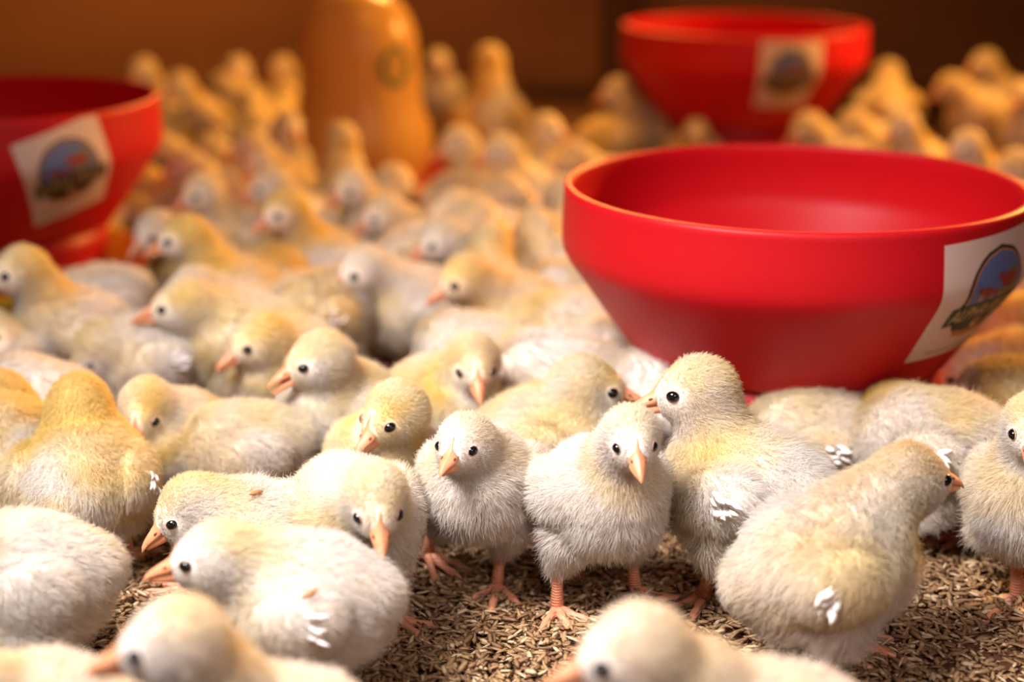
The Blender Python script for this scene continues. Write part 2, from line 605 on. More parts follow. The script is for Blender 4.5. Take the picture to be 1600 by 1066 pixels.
        bkd = np.linalg.norm((hd - [0.0165, 0, -0.002]) / [0.0058, 0.0048, 0.0085], axis=1)
        keep &= bkd > 1
        keep &= ~((np.abs(hd[:, 1]) < 0.0020 + np.clip(0.006 - hd[:, 2], 0, 0.004) * 0.4) & (hd[:, 0] > 0.006) & (hd[:, 2] > -0.002) & (hd[:, 2] < 0.0092))
        keep &= p[:, 2] > 0.0025
        p, n, hd, bd, dh = p[keep], n[keep], hd[keep], bd[keep], dh[keep]
        N = len(p)
        # lie of the down: from the beak back over the head, down the neck and along the body
        wh = 1 / (1 + np.exp((dh - 0.021) / 0.003))
        neck = s.H - s.chest; neck = neck / np.linalg.norm(neck)
        wb = np.clip((bd[:, 0] - 0.0) / 0.03, 0, 1)
        flow = -s.FH[:, 0][None] * wh[:, None] * 1.1 + (1 - wh)[:, None] * (-neck[None] * wb[:, None] * 0.8 - s.FB[:, 0][None] * (1 - 0.6 * wb)[:, None])
        flow[:, 2] -= 0.45 * (1 - wh)
        # radial out of the eye and the beak so the face stays open
        flow = flow - (flow * n).sum(1)[:, None] * n
        fl = np.linalg.norm(flow, axis=1, keepdims=True)
        flow = flow / np.maximum(fl, 0.25)
        L = 0.0031 * wh + 0.0064 * (1 - wh)
        L *= 1 + 0.28 * (bd[:, 2] < -0.008) * (1 - wh)
        face = 1 / (1 + np.exp(-np.clip((hd[:, 0] - 0.0055) / 0.002, -30, 30))) * (dh < 0.021)
        L = L * (1 - face) + 0.0016 * face
        for e in s.eyes:
            de = np.linalg.norm(p - e, axis=1) / S
            L = np.minimum(L, 0.0008 + np.maximum(de - 0.003, 0) * 0.45)
        if not s.sit:
            L = L * np.clip((p[:, 2] / S - 0.014) / 0.008, 0.3, 1)
        L = L * S * rs.uniform(0.55, 1.35, N)
        # slow swirls
        sw = np.stack([noise3(p, s.seed + 31 + i, 260 / S) for i in range(3)], 1)
        j = rs.normal(size=(N, 3)) * 0.26
        lift = (0.50 * wh + 0.85 * (1 - wh))[:, None]
        dir0 = n * (lift + 0.25) + flow * 0.55 + sw * (0.12 - 0.08 * wh)[:, None] + j
        dir0 /= np.linalg.norm(dir0, axis=1, keepdims=True)
        dir1 = n * lift * 0.62 + flow * 0.62 + sw * (0.22 - 0.15 * wh)[:, None] + j * 1.3
        dir1[:, 2] -= 0.16
        dir1 /= np.linalg.norm(dir1, axis=1, keepdims=True)
        p0 = p - n * 0.0004
        p1 = p0 + dir0 * (L * 0.40)[:, None]
        p3 = p1 + dir1 * (L * 0.60)[:, None]
        # clumps: neighbouring tips lean together
        cell = 0.0021 * S
        for sh in (0.0, 0.37):
            q = np.floor((p + sw * cell * 0.8) / cell + sh).astype(np.int64)
            key = q[:, 0] * 73856093 ^ q[:, 1] * 19349663 ^ q[:, 2] * 83492791
            _, inv = np.unique(key, return_inverse=True)
            inv = inv.ravel()
            cn = np.bincount(inv).astype(float)
            mt = np.stack([np.bincount(inv, p3[:, i]) for i in range(3)], 1) / cn[:, None]
            dm = np.linalg.norm(mt[inv] - p3, axis=1) < 0.005 * S
            p3 = np.where(dm[:, None], p3 + (mt[inv] - p3) * (0.24 * (1 - wh) + 0.03)[:, None], p3)
        p2 = p1 * 0.5 + p3 * 0.5 + n * (L * 0.05)[:, None]
        pts = np.stack([p0, p1, p2, p3], 1).reshape(-1, 3)
        pts[:, 2] = np.maximum(pts[:, 2], 0.0012)
        cols = s.color(p) * (1 + rs.normal(size=(N, 1)) * 0.10)
        cols = np.clip(cols, 0, 0.93)
        hc = bpy.data.hair_curves.new('plumage')
        hc.add_curves([4] * N)
        hc.position_data.foreach_set('vector', pts.astype(np.float32).ravel())
        ra = hc.attributes.get('radius') or hc.attributes.new('radius', 'FLOAT', 'POINT')
        rr = np.tile(np.array([1.0, 0.95, 0.7, 0.15]) * rad, N).astype(np.float32)
        ra.data.foreach_set('value', rr)
        at = hc.attributes.new('rn', 'FLOAT_VECTOR', 'CURVE')
        at.data.foreach_set('vector', n.astype(np.float32).ravel())
        at = hc.attributes.new('col', 'FLOAT_VECTOR', 'CURVE')
        at.data.foreach_set('vector', cols.astype(np.float32).ravel())
        link('plumage', hc, root, mats=(M_FUR,))


GROUP = 'chicks crowding the litter floor'


def custom(label, bx, by, bz, yaw, bp, hx, hy, dy, hyaw, hp, feet='auto', s=1.0, lod=0, seed=1, roll=0, bit=None, **kw):
    """a chick with a pose of its own; yaw 0 = to the right of the photo, 90 = away, 270 = towards the camera"""
    P = at_z(bx, by, bz)
    Hd = at_y(hx, hy, P[1] + dy)
    off = Hd - P
    dist = np.linalg.norm(off)
    if dist > 0.054 * s or dist < 0.03 * s:
        print('NECK', label[:40], round(dist, 3), np.round(off, 3))
    if dist > 0.057 * s:
        Hd = P + off * 0.057 * s / dist
    ya = R(yaw)
    c, sn = math.cos(ya), math.sin(ya)
    toL = lambda v: np.array([c * v[0] + sn * v[1], -sn * v[0] + c * v[1], v[2]])
    org = np.array([P[0], P[1], 0])
    sit = feet == 'sit'
    fl = None
    if feet == 'auto':
        fl = [(0.004 * s, 0.017 * s, 0.0, R(12)), (0.000, -0.017 * s, 0.0, R(-12))]
    elif not sit and feet is not None:
        fl = []
        for f in feet:
            if f is None: fl.append(None); continue
            z = f[3] if len(f) > 3 else 0
            q = toL(at_z(f[0], f[1], z) - org)
            fl.append((q[0], q[1], z, R(f[2]) - ya))
    ch = Chick((0, 0, bz), R(bp), toL(Hd - org), R(hyaw) - ya, R(hp), R(roll), s, seed, lod, fl, sit=sit, **kw)
    o = ch.build()
    o.location = (P[0], P[1], 0)
    o.rotation_euler = (0, 0, ya)
    tag(o, label, 'chick', GROUP)
    if bit:
        q, d = ch.march(ch.b(0, 0, 0), ch.FB @ np.array(bit[0]))
        q = q + d * 0.0042 * s
        t = ch.FB @ np.array([0.8, 0.1, -0.5]); t = t - d * (t @ d); t /= np.linalg.norm(t)
        V, F = tube([q - t * 0.0036, q - t * 0.0016, q + t * 0.0014, q + t * 0.0034], [0.0001, 0.0011, 0.0010, 0.0001], 6)
        h = link('rice_husk', mesh_from('rice_husk', V, F), mats=(M_HUSKBIT,))
        h.location = (P[0], P[1], 0); h.rotation_euler = (0, 0, ya)
        tag(h, bit[1], 'husk')
    return o


# ------------------------------------------------------------------ setting
def noise_mat(name, c1, c2, scale, rough=0.85, bump=0.3, stretch=(1, 1, 1), dist=0.002):
    m, nt, b = mat(name)
    tc = node(nt, 'ShaderNodeTexCoord'); mp = node(nt, 'ShaderNodeMapping')
    mp.inputs['Scale'].default_value = stretch
    ns = node(nt, 'ShaderNodeTexNoise'); ns.inputs['Scale'].default_value = scale; ns.inputs['Detail'].default_value = 8
    rp = node(nt, 'ShaderNodeValToRGB')
    rp.color_ramp.elements[0].position = 0.3; rp.color_ramp.elements[1].position = 0.7
    rp.color_ramp.elements[0].color = c1; rp.color_ramp.elements[1].color = c2
    nt.links.new(tc.outputs['Object'], mp.inputs[0]); nt.links.new(mp.outputs[0], ns.inputs[0])
    nt.links.new(ns.outputs[0], rp.inputs[0]); nt.links.new(rp.outputs[0], b.inputs['Base Color'])
    bp = node(nt, 'ShaderNodeBump'); bp.inputs['Strength'].default_value = bump; bp.inputs['Distance'].default_value = dist
    nt.links.new(ns.outputs[0], bp.inputs['Height']); nt.links.new(bp.outputs[0], b.inputs['Normal'])
    b.inputs['Roughness'].default_value = rough
    b.inputs['Specular IOR Level'].default_value = 0.2
    return m


def box(x0, x1, y0, y1, z0, z1):
    v = [(x, y, z) for x in (x0, x1) for y in (y0, y1) for z in (z0, z1)]
    f = [(0, 1, 3, 2), (4, 6, 7, 5), (0, 4, 5, 1), (2, 3, 7, 6), (0, 2, 6, 4), (1, 5, 7, 3)]
    return v, f


M_FLOOR = noise_mat('litter_floor', (0.07, 0.026, 0.012, 1), (0.14, 0.06, 0.028, 1), 160, 0.95, 0.8)
v, f = box(-2.0, 2.0, -1.2, 2.5, -0.03, 0.0)
tag(link('floor', mesh_from('floor', v, f, False), mats=(M_FLOOR,)), kind='structure')
M_WALL = noise_mat('brown_board', (0.24, 0.095, 0.034, 1), (0.33, 0.138, 0.050, 1), 3.5, 0.7, 0.15, (1, 1, 2.5))
M_POST = noise_mat('dark_batten', (0.10, 0.035, 0.018, 1), (0.15, 0.055, 0.028, 1), 14, 0.7, 0.2, (1, 1, 0.2))
v, f = box(-2.0, 2.0, 2.36, 2.42, 0.0, 0.9)
tag(link('wall_back', mesh_from('wall_back', v, f, False), mats=(M_WALL,)), kind='structure')
for i, (xa, xb) in enumerate(((0.125, 0.142), (0.158, 0.186))):
    v, f = box(xa, xb, 2.335, 2.36, 0.0, 0.9)
    tag(link('trim_%d' % (i + 1), mesh_from('trim', v, f, False), mats=(M_POST,)), kind='structure')

# ------------------------------------------------------------------ rice husks: uncountable, one object
M_HUSK = attr_mat('rice_husk', 0.55, 0.25, 1500, 0.35)


def husks(n, seed=4):
    rs = np.random.RandomState(seed)
    Y = np.concatenate([rs.uniform(0.42, 0.92, int(n * 0.72)), rs.uniform(0.92, 1.45, n - int(n * 0.72))])
    # keep the density even across the widening view
    X = rs.uniform(-1, 1, n) * (0.34 * Y + 0.05)
    # small dunes of litter
    hump = 0.0018 * (noise3(np.stack([X, Y, X * 0], 1), 8, 60) + 0.6 * noise3(np.stack([X, Y, X * 0], 1), 9, 150))
    Z = 0.0002 + rs.rand(n) ** 1.6 * 0.0034 + hump
    L = rs.uniform(0.0032, 0.0050, n) * rs.choice([1, 1, 1, 0.6], n)
    W = rs.uniform(0.0009, 0.0014, n)
    yaw = rs.uniform(0, 2 * np.pi, n); pit = rs.normal(0, 0.22, n)
    fx = np.stack([np.cos(yaw) * np.cos(pit), np.sin(yaw) * np.cos(pit), np.sin(pit)], 1)
    lx = np.stack([-np.sin(yaw), np.cos(yaw), 0 * yaw], 1)
    roll = rs.uniform(-0.7, 0.7, n)[:, None]
    ux = np.cross(fx, lx)
    l2 = lx * np.cos(roll) + ux * np.sin(roll); u2 = -lx * np.sin(roll) + ux * np.cos(roll)
    C = np.stack([X, Y, Z], 1)
    curve = rs.uniform(-0.15, 0.25, n)[:, None] * L[:, None]
    prof = [(-1, 0), (-0.45, 1), (0.35, 0.95), (1, 0)]
    rows = []
    for t, wd in prof:
        c = C + fx * (L * t)[:, None] + u2 * curve * (1 - t * t)
        if wd == 0: rows.append(c[:, None])
        else:
            rows.append(np.stack([c + l2 * (W * wd)[:, None], c + u2 * (W * wd * 0.55)[:, None], c - l2 * (W * wd)[:, None], c - u2 * (W * wd * 0.35)[:, None]], 1))
    V = np.concatenate(rows, 1)            # n x 10 x 3
    base = []
    for k in range(4):
        k2 = (k + 1) % 4
        base += [(0, 1 + k, 1 + k2, 1 + k2), (1 + k, 5 + k, 5 + k2, 1 + k2), (5 + k, 9, 9, 5 + k2)]
    tris, quads = [], []
    for q in base:
        (tris if len(set(q)) == 3 else quads).append(q)
    tr = np.array([[a for i, a in enumerate(q) if a not in q[:i]] for q in tris]); qd = np.array(quads)
    off = (np.arange(n) * 10)[:, None, None]
    loops = np.concatenate([(tr[None] + off).reshape(-1), (qd[None] + off).reshape(-1)])
    nt_, nq = n * len(tr), n * len(qd)
    me = bpy.data.meshes.new('rice_husks')
    me.vertices.add(n * 10); me.vertices.foreach_set('co', V.astype(np.float32).ravel())
    me.loops.add(len(loops)); me.loops.foreach_set('vertex_index', loops.astype(np.int32))
    me.polygons.add(nt_ + nq)
    st = np.concatenate([np.arange(nt_) * 3, nt_ * 3 + np.arange(nq) * 4]).astype(np.int32)
    me.polygons.foreach_set('loop_start', st)
    me.update(calc_edges=True)
    me.polygons.foreach_set('use_smooth', [True] * len(me.polygons))
    c1, c2, c3 = np.array([0.42, 0.265, 0.125]), np.array([0.19, 0.095, 0.045]), np.array([0.58, 0.43, 0.26])
    k = rs.rand(n)[:, None]; k2 = (rs.rand(n) < 0.15)[:, None]
    col = (c1 * k + c2 * (1 - k)) * (1 - k2) + c3 * k2
    set_color(me, np.repeat(col, 10, 0))
    o = link('rice_husks', me, mats=(M_HUSK,))
    tag(o, 'loose brown rice husk litter spread over the floor', 'litter', kind='stuff')


husks(95000)

# ------------------------------------------------------------------ lathe things
def lathe(name, prof, mats, parent=None, seg=96, mod=None, loc=None):
    V, F = [], []
    n = len(prof)
    for j in range(seg):
        a = 2 * math.pi * j / seg
        for r, z in prof:
            rr = r * (mod(a, z) if mod else 1)
            V.append((rr * math.cos(a), rr * math.sin(a), z))
    for j in range(seg):
        for i in range(n - 1):
            a, b = j * n + i, ((j + 1) % seg) * n + i
            F.append((a, a + 1, b + 1, b))
    me = mesh_from(name, V, F)
    return link(name, me, parent, loc, mats)


def plastic(name, col, rough, sss=0.0, trans=0.0, noise=0.0):
    m, nt, b = mat(name)
    b.inputs['Base Color'].default_value = col
    b.inputs['Roughness'].default_value = rough
    b.inputs['Specular IOR Level'].default_value = 0.3
    if trans:
        out = nt.nodes['Material Output']
        t = node(nt, 'ShaderNodeBsdfTranslucent'); t.inputs[0].default_value = col
        mx = node(nt, 'ShaderNodeMixShader'); mx.inputs[0].default_value = trans
        nt.links.new(b.outputs[0], mx.inputs[1]); nt.links.new(t.outputs[0], mx.inputs[2])
        nt.links.new(mx.outputs[0], out.inputs[0])
    ns = node(nt, 'ShaderNodeTexNoise'); ns.inputs['Scale'].default_value = 500
    bp = node(nt, 'ShaderNodeBump'); bp.inputs['Strength'].default_value = 0.06; bp.inputs['Distance'].default_value = 0.0005
    nt.links.new(ns.outputs[0], bp.inputs['Height']); nt.links.new(bp.outputs[0], b.inputs['Normal'])
    return m


M_RED = plastic('red_plastic', (0.56, 0.006, 0.012, 1), 0.46, trans=0.16)
M_REDBASE = plastic('tray_and_shaded_neck_red', (0.42, 0.006, 0.012, 1), 0.45)  # drinker tray red; on feeder necks, hopper red with shade put into the colour
M_YPAN = plastic('yellow_plastic', (0.80, 0.50, 0.03, 1), 0.4)
M_JUG = plastic('amber_plastic', (0.66, 0.38, 0.11, 1), 0.28, trans=0.3)
M_PAPER = plastic('sticker_paper', (0.80, 0.62, 0.52, 1), 0.5, trans=0.2)
M_INK = simple('ink_black', (0.012, 0.014, 0.010, 1), 0.5)
M_INKO = simple('ink_orange', (0.60, 0.22, 0.06, 1), 0.5)
M_INKB = simple('ink_blue', (0.10, 0.15, 0.32, 1), 0.5)
M_INKG = simple('ink_olive', (0.16, 0.15, 0.06, 1), 0.5)
M_INKR = simple('ink_russet', (0.26, 0.035, 0.025, 1), 0.5)
M_INKC = simple('ink_cream', (0.58, 0.40, 0.18, 1), 0.5)
M_INKGR = simple('ink_green', (0.05, 0.09, 0.03, 1), 0.5)
INKS = [M_INK, M_INKO, M_INKB, M_INKG, M_INKR, M_INKC, M_INKGR]

OUT = [(0.1155, 0.1522), (0.1175, 0.1534), (0.1196, 0.1530), (0.1204, 0.1515), (0.1204, 0.1490), (0.1206, 0.1440), (0.1212, 0.1330), (0.1214, 0.1240), (0.1206, 0.1190),
       (0.1180, 0.1140), (0.1105, 0.1035), (0.1020, 0.0912), (0.0930, 0.0785), (0.0855, 0.0680), (0.0835, 0.0652), (0.0820, 0.0640)]
TT = [0]
for (ra, za), (rb, zb) in zip(OUT[3:], OUT[4:]):
    TT.append(TT[-1] + math.hypot(rb - ra, zb - za))


def bowl_surface(ang, t, off):
    r = np.interp(t, TT, [p[0] for p in OUT[3:]]); z = np.interp(t, TT, [p[1] for p in OUT[3:]])
    return (math.cos(ang) * (r + off), math.sin(ang) * (r + off), z + off * 0.3)


_txt = {}


def text_polys(s):
    if s in _txt: return _txt[s]
    cu = bpy.data.curves.new('lettering', 'FONT'); cu.body = s; cu.align_x = 'CENTER'; cu.resolution_u = 3
    o = bpy.data.objects.new('lettering', cu); COL.objects.link(o)
    dg = bpy.context.evaluated_depsgraph_get()
    me = o.evaluated_get(dg).to_mesh()
    V = [(q.co.x, q.co.y) for q in me.vertices]; F = [tuple(p.vertices) for p in me.polygons]
    o.evaluated_get(dg).to_mesh_clear()
    bpy.data.objects.remove(o); bpy.data.curves.remove(cu)
    _txt[s] = (V, F)
    return V, F


def flat_grid(fn, nu, nv):
    V = [fn(i / nu, j / nv) for j in range(nv + 1) for i in range(nu + 1)]
    F = [(j * (nu + 1) + i, j * (nu + 1) + i + 1, (j + 1) * (nu + 1) + i + 1, (j + 1) * (nu + 1) + i) for j in range(nv) for i in range(nu)]
    return V, F


def emblem_shapes():
    """layers of flat ink in sticker units (metres, x right, y up): (verts, faces, ink, layer)"""
    L = []

    def dome(cx, cy, r, sy, cut, ink, lay, n=26):
        def fn(u, v):
            y = cut + (1 - cut) * v
            hw = math.sqrt(max(0, 1 - y * y)) if v < 1 else 0.0
            return (cx + r * hw * (2 * u - 1), cy + r * sy * y)
        a, b = flat_grid(fn, 10, 12); L.append((a, b, ink, lay))
    dome(0, 0.004, 0.0225, 1.05, -0.35, 0, 1)
    dome(0, -0.002, 0.0232, 1.0, -0.999, 0, 1)
    dome(0, 0.004, 0.0208, 1.05, -0.30, 1, 2)
    dome(0, 0.004, 0.0200, 1.05, -0.28, 2, 3)

    def quad(p, ink, lay, nu=8, nv=3):
        (ax, ay), (bx, by), (cx, cy), (dx, dy) = p
        fn = lambda u, v: ((ax * (1 - u) + bx * u) * (1 - v) + (dx * (1 - u) + cx * u) * v, (ay * (1 - u) + by * u) * (1 - v) + (dy * (1 - u) + cy * u) * v)
        a, b = flat_grid(fn, nu, nv); L.append((a, b, ink, lay))

    def ell(cx, cy, a, b, ink, lay):
        L.append(([(cx, cy)] + [(cx + a * math.cos(t), cy + b * math.sin(t)) for t in np.linspace(0, 2 * math.pi, 17)[:-1]],
                  [(0, i + 1, (i + 1) % 16 + 1) for i in range(16)], ink, lay))
    # hillside and three grazing animals
    quad([(0.002, 0.000), (0.0185, 0.000), (0.0150, 0.0165), (0.004, 0.0135)], 3, 4)
    for cx, cy, s in ((0.0075, 0.0095, 1.3), (-0.0095, 0.0060, 0.85), (-0.0015, 0.0045, 0.6)):
        ell(cx, cy, 0.0052 * s, 0.0030 * s, 4, 5)
        ell(cx - 0.0055 * s, cy + 0.0024 * s, 0.0019 * s, 0.0016 * s, 4, 5)
        for dx in (-0.0036, -0.0018, 0.0022, 0.0038):
            quad([(cx + dx * s - 0.0005 * s, cy - 0.0062 * s), (cx + dx * s + 0.0005 * s, cy - 0.0062 * s), (cx + dx * s + 0.0006 * s, cy - 0.001), (cx + dx * s - 0.0006 * s, cy - 0.001)], 4 if dx > 0 else 5, 5, 1, 1)
    # name banner, slightly bowed
    def ban(x0, x1, y0, y1, bow, ink, lay):
        fn = lambda u, v: (x0 + (x1 - x0) * u, y0 + (y1 - y0) * v - bow * (2 * u - 1) ** 2)
        a, b = flat_grid(fn, 14, 3); L.append((a, b, ink, lay))
    ban(-0.0275, 0.0275, -0.0125, 0.0005, 0.0015, 0, 6)
    V, F = text_polys('ALPHA FEEDS')
    x0, x1 = min(a for a, _ in V), max(a for a, _ in V); h = max(b for _, b in V)
    sx = 0.050 / (x1 - x0)
    L.append(([(a * sx, -0.0108 + b / h * 0.0092 - 0.0015 * (a * sx / 0.0275) ** 2) for a, b in V], F, 5, 7))
    # lower scroll
    dome2 = lambda u, v: ((2 * u - 1) * 0.0190 * math.sqrt(max(0, 1 - (0.2 + 0.8 * v) ** 2)), -0.0115 - 0.0125 * (0.2 + 0.8 * v) + 0.002)
    a, b = flat_grid(dome2, 10, 5); L.append((a, b[::1], 0, 5))
    ell(0.001, -0.0165, 0.0042, 0.0032, 5, 7); ell(0.0025, -0.0160, 0.0026, 0.0020, 4, 8)
    ban(-0.0150, 0.0150, -0.0245, -0.0205, -0.0022, 1, 6)
    for x in (-0.012, -0.008, -0.004, 0.000, 0.004, 0.008, 0.012):
        ell(x, -0.0225 + 0.0022 * (x / 0.015) ** 2, 0.0011, 0.0008, 0, 7)
    for i in range(16):
        x = -0.024 + i * 0.0031
        ell(x, -0.0325, 0.0010, 0.0006, 0, 2)
    return L


EMB = emblem_shapes()


def sticker(root, ang0, t0, tilt, W, Hh, label, surf=bowl_surface, r0=0.12, base=0.0005):
    c, s_ = math.cos(tilt), math.sin(tilt)

    def mapp(p, lay):
        x, y = p
        xr, yr = c * x - s_ * y, s_ * x + c * y
        return surf(ang0 + xr / r0, t0 - yr, base + lay * 0.00012)
    V, F = flat_grid(lambda u, v: ((u - 0.5) * W, (v - 0.5) * Hh), 20, 20)
    me = mesh_from('sticker', [mapp(p, 0) for p in V], F)
    st = link('sticker', me, root, mats=(M_PAPER,))
    if label: st['label'] = label
    sc_ = min(W, 0.066) / 0.064
    vv, ff, mm = [], [], []
    for V, F, ink, lay in EMB:
        o = len(vv); vv += [mapp((a * sc_, b * sc_ + 0.002), lay) for a, b in V]
        ff += [tuple(i + o for i in f) for f in F]; mm += [ink] * len(F)
    link('emblem', mesh_from('emblem', vv, ff, True, mm), st, mats=INKS)
    return st


def feeder(px, py, label, ang, tilt, t0=0.041, sw=0.062, rp=0.098, zp=0.0):
    P = at_z(px, py, 0.153)
    root = bpy.data.objects.new('chick_feeder', None); COL.objects.link(root)
    root.location = (P[0], P[1], 0)
    prof = OUT[::-1][:-1] + [(0.1165, 0.1530), (0.1158, 0.1505)] + [(r - 0.0028, z) for r, z in OUT[5:-1]] + [(0.0, 0.0665)]
    lathe('hopper', [(0.0, 0.0638)] + prof, (M_RED,), root)
    lathe('neck', [(0.0, 0.0637), (0.0795, 0.0637), (0.0780, 0.0500), (0.0755, 0.0300), (0.0745, 0.0120), (0.0, 0.0120)], (M_REDBASE,), root, 64)
    lathe('feed_pan', [(0, 0.0), (rp - 0.010, 0.0), (rp - 0.004, 0.004), (rp, 0.022 + zp), (rp + 0.002, 0.0245 + zp), (rp - 0.001, 0.0250 + zp), (rp - 0.004, 0.022 + zp), (rp - 0.008, 0.007), (rp - 0.014, 0.004), (0.0, 0.004)], (M_YPAN,), root, 72)
    sticker(root, ang, t0, tilt, sw, 0.072, None)
    tag(root, label, 'feeder', 'red chick feeders')
    return root


FE1 = feeder(1243, 286, 'large red feeder bowl in sharp view at right with a peeling sticker', R(-46), R(2), 0.041, 0.078)
FE2 = feeder(1163, 38, 'far red feeder bowl against the brown back wall', R(-76), R(-2), 0.038)
FE3 = feeder(-26, 152, 'red feeder bowl cut off by the left edge, in a yellow pan', R(-47), R(16), 0.040, 0.062, 0.116, 0.012)

# ------------------------------------------------------------------ drinker
P = at_z(566, 262, 0.03)
root = bpy.data.objects.new('poultry_drinker', None); COL.objects.link(root)
root.location = (P[0], P[1], 0)
JP = [(0.0, 0.197), (0.012, 0.1965), (0.026, 0.193), (0.039, 0.184), (0.048, 0.171), (0.0535, 0.155), (0.0550, 0.138), (0.0555, 0.118), (0.0565, 0.100), (0.0590, 0.086), (0.0640, 0.072), (0.0665, 0.060), (0.0670, 0.048), (0.0655, 0.040), (0.0620, 0.030), (0.060, 0.022)]


def jugmod(a, z):
    m = 1.0
    if 0.05 < z < 0.165:
        m -= 0.022 * math.exp(-((a - R(285)) / 0.06) ** 2)
        m -= 0.022 * math.exp(-((a - R(225)) / 0.06) ** 2)
    return m


lathe('water_jar', JP, (M_JUG,), root, 120, jugmod)
lathe('water_tray', [(0, 0), (0.080, 0), (0.090, 0.006), (0.094, 0.022), (0.0955, 0.024), (0.0925, 0.024), (0.088, 0.008), (0.070, 0.005), (0.0, 0.005)], (M_REDBASE,), root, 72)
tag(root, 'amber plastic drinker jar standing on a red tray among the chicks', 'drinker')
jt = [0]
for (ra, za), (rb, zb) in zip(JP, JP[1:]): jt.append(jt[-1] + math.hypot(rb - ra, zb - za))


def jug_surface(ang, t, off):
    r = np.interp(t, jt, [p[0] for p in JP]); z = np.interp(t, jt, [p[1] for p in JP])
    return (math.cos(ang) * (r + off), math.sin(ang) * (r + off), z)


vv, ff = [], []
n = 40
for i in range(n):
    a = 2 * math.pi * i / n
    for rr in (0.0115, 0.0170):
        vv.append(jug_surface(R(312) + rr * math.cos(a) / 0.055, 0.100 - rr * math.sin(a) * 1.1, 0.0008))
for i in range(n):
    ff.append((2 * i, 2 * i + 1, (2 * i + 3) % (2 * n), (2 * i + 2) % (2 * n)))
V, F = text_polys('ALPHA')
x0, x1 = min(a for a, _ in V), max(a for a, _ in V); h = max(b for _, b in V)
o = len(vv)
vv += [jug_surface(R(312) + (a / (x1 - x0) * 0.021) / 0.055, 0.100 - (b / h - 0.5) * 0.005, 0.0009) for a, b in V]
ff += [tuple(i + o for i in f) for f in F]
link('printed_ring', mesh_from('printed_ring', vv, ff), root, mats=(M_INKGR,))

# ------------------------------------------------------------------ chicks with poses of their own
# bx, by = body centre in the photo, bz its height; hx, hy = head centre; dy = head nearer (-) or farther (+) than the body
C = custom
C('white chick standing front centre facing the camera, head over its right shoulder', 942, 772, 0.057, 292, 12, 987, 689, -0.026, 277, -10,
  feet=[(992, 932, 300), (870, 960, 285)], s=0.94, seed=11, wing=1.3, hs=0.88, yel=0.16)
C('white chick left of centre facing the camera with its beak to the left', 752, 752, 0.057, 262, 14, 724, 698, -0.022, 248, 3,
  feet=[(776, 924, 265), (668, 872, 320, 0.007)], s=0.90, seed=12, hs=0.94, yel=0.16)
C('hunched cream chick hanging its head down towards the camera', 552, 815, 0.049, 292, -4, 587, 786, -0.044, 282, -28,
  feet='auto', s=0.98, seed=13, hs=0.9, yel=0.35)
C('orange-backed chick peeking over the hunched one, beak to lower left', 600, 720, 0.046, 255, 15, 612, 650, -0.018, 226, -18, hs=1.02, s=0.92, seed=14, yel=0.6)
C('white-breasted chick with its beak open, facing left', 532, 640, 0.047, 222, 18, 492, 566, -0.018, 205, -8, s=1.0, seed=15, yel=0.4, gape=0.28)
C('chick at the middle of the flock turning its head to face the camera', 692, 632, 0.046, 318, 10, 740, 570, -0.016, 280, -18, s=0.98, seed=16, yel=0.5)
C('pale headless-looking chick body behind the two beak-touching chicks', 868, 600, 0.048, 195, 0, 800, 560, 0.03, 180, -20, s=1.05, seed=17, yel=0.15, lod=1)
C('left one of the pair touching beaks, looking right', 872, 690, 0.048, 342, 10, 924, 608, -0.002, 0, -4, s=1.08, seed=18, yel=0.45)
C('right one of the pair touching beaks, white wing quill on its side', 1160, 765, 0.054, 140, -4, 1080, 613, 0.012, 183, -3,
  feet=[(1098, 945, 215), None], s=1.08, seed=19, wing=1.3, yel=0.40, quill=1)
C('big chick at front right with a white wing tuft, looking away to the right', 1296, 874, 0.050, 12, 22, 1428, 750, 0.018, 28, -2,
  feet=[(1290, 1010, 300), (1300, 1000, 320)], s=1.06, seed=20, wing=1.5, yel=0.42, quill=2)
C('chick cut off by the right edge, one foot forward on the husks', 1618, 775, 0.052, 240, 14, 1618, 672, -0.02, 250, -10,
  feet=[(1640, 950, 240), (1588, 945, 225)], s=1.0, seed=21, yel=0.3)
C('round-backed chick right of the big bowl, facing away, with a small white quill', 1452, 705, 0.049, 150, -6, 1385, 655, 0.03, 165, -35,
  s=1.10, seed=22, yel=0.55, quill=1, feet=[(1470, 845, 200), (1495, 850, 200)])
C('pale chick with a large white quill lying before the big bowl', 1272, 688, 0.042, 165, 0, 1195, 645, 0.02, 170, -20, s=0.98, seed=23, yel=0.3, quill=1, feet='sit')
C('yellow-necked chick right of the big bowl near the edge', 1600, 640, 0.045, 185, 8, 1530, 612, 0.01, 190, -20, s=1.0, seed=24, yel=0.8, lod=1)
C('pink-lit chick body showing between the heads of the beak-touching pair', 1020, 625, 0.048, 100, 4, 1015, 590, 0.035, 100, -20, s=0.95, seed=25, yel=0.1, lod=1)
C('big yellow-necked chick at left seen from behind', 130, 748, 0.044, 92, 10, 126, 632, 0.024, 95, 0, s=1.06, seed=26, yel=0.95, quill=2)
C('large chick rump at the lower left, head out of the picture', 22, 908, 0.044, 195, 4, -100, 870, -0.01, 190, -10, s=1.02, seed=27, yel=0.2, feet='sit')
C('out-of-focus chick in the lower left corner, only its back showing', 40, 1150, 0.044, 200, 0, -60, 1090, -0.01, 200, 0, s=1.0, seed=28, yel=0.2, feet='sit', lod=1)
C('blurred foreground chick at lower left looking left, head and back only', 425, 1175, 0.048, 176, 6, 262, 1008, -0.012, 185, -6, s=1.0, seed=29, yel=0.2, feet='auto', lod=1)
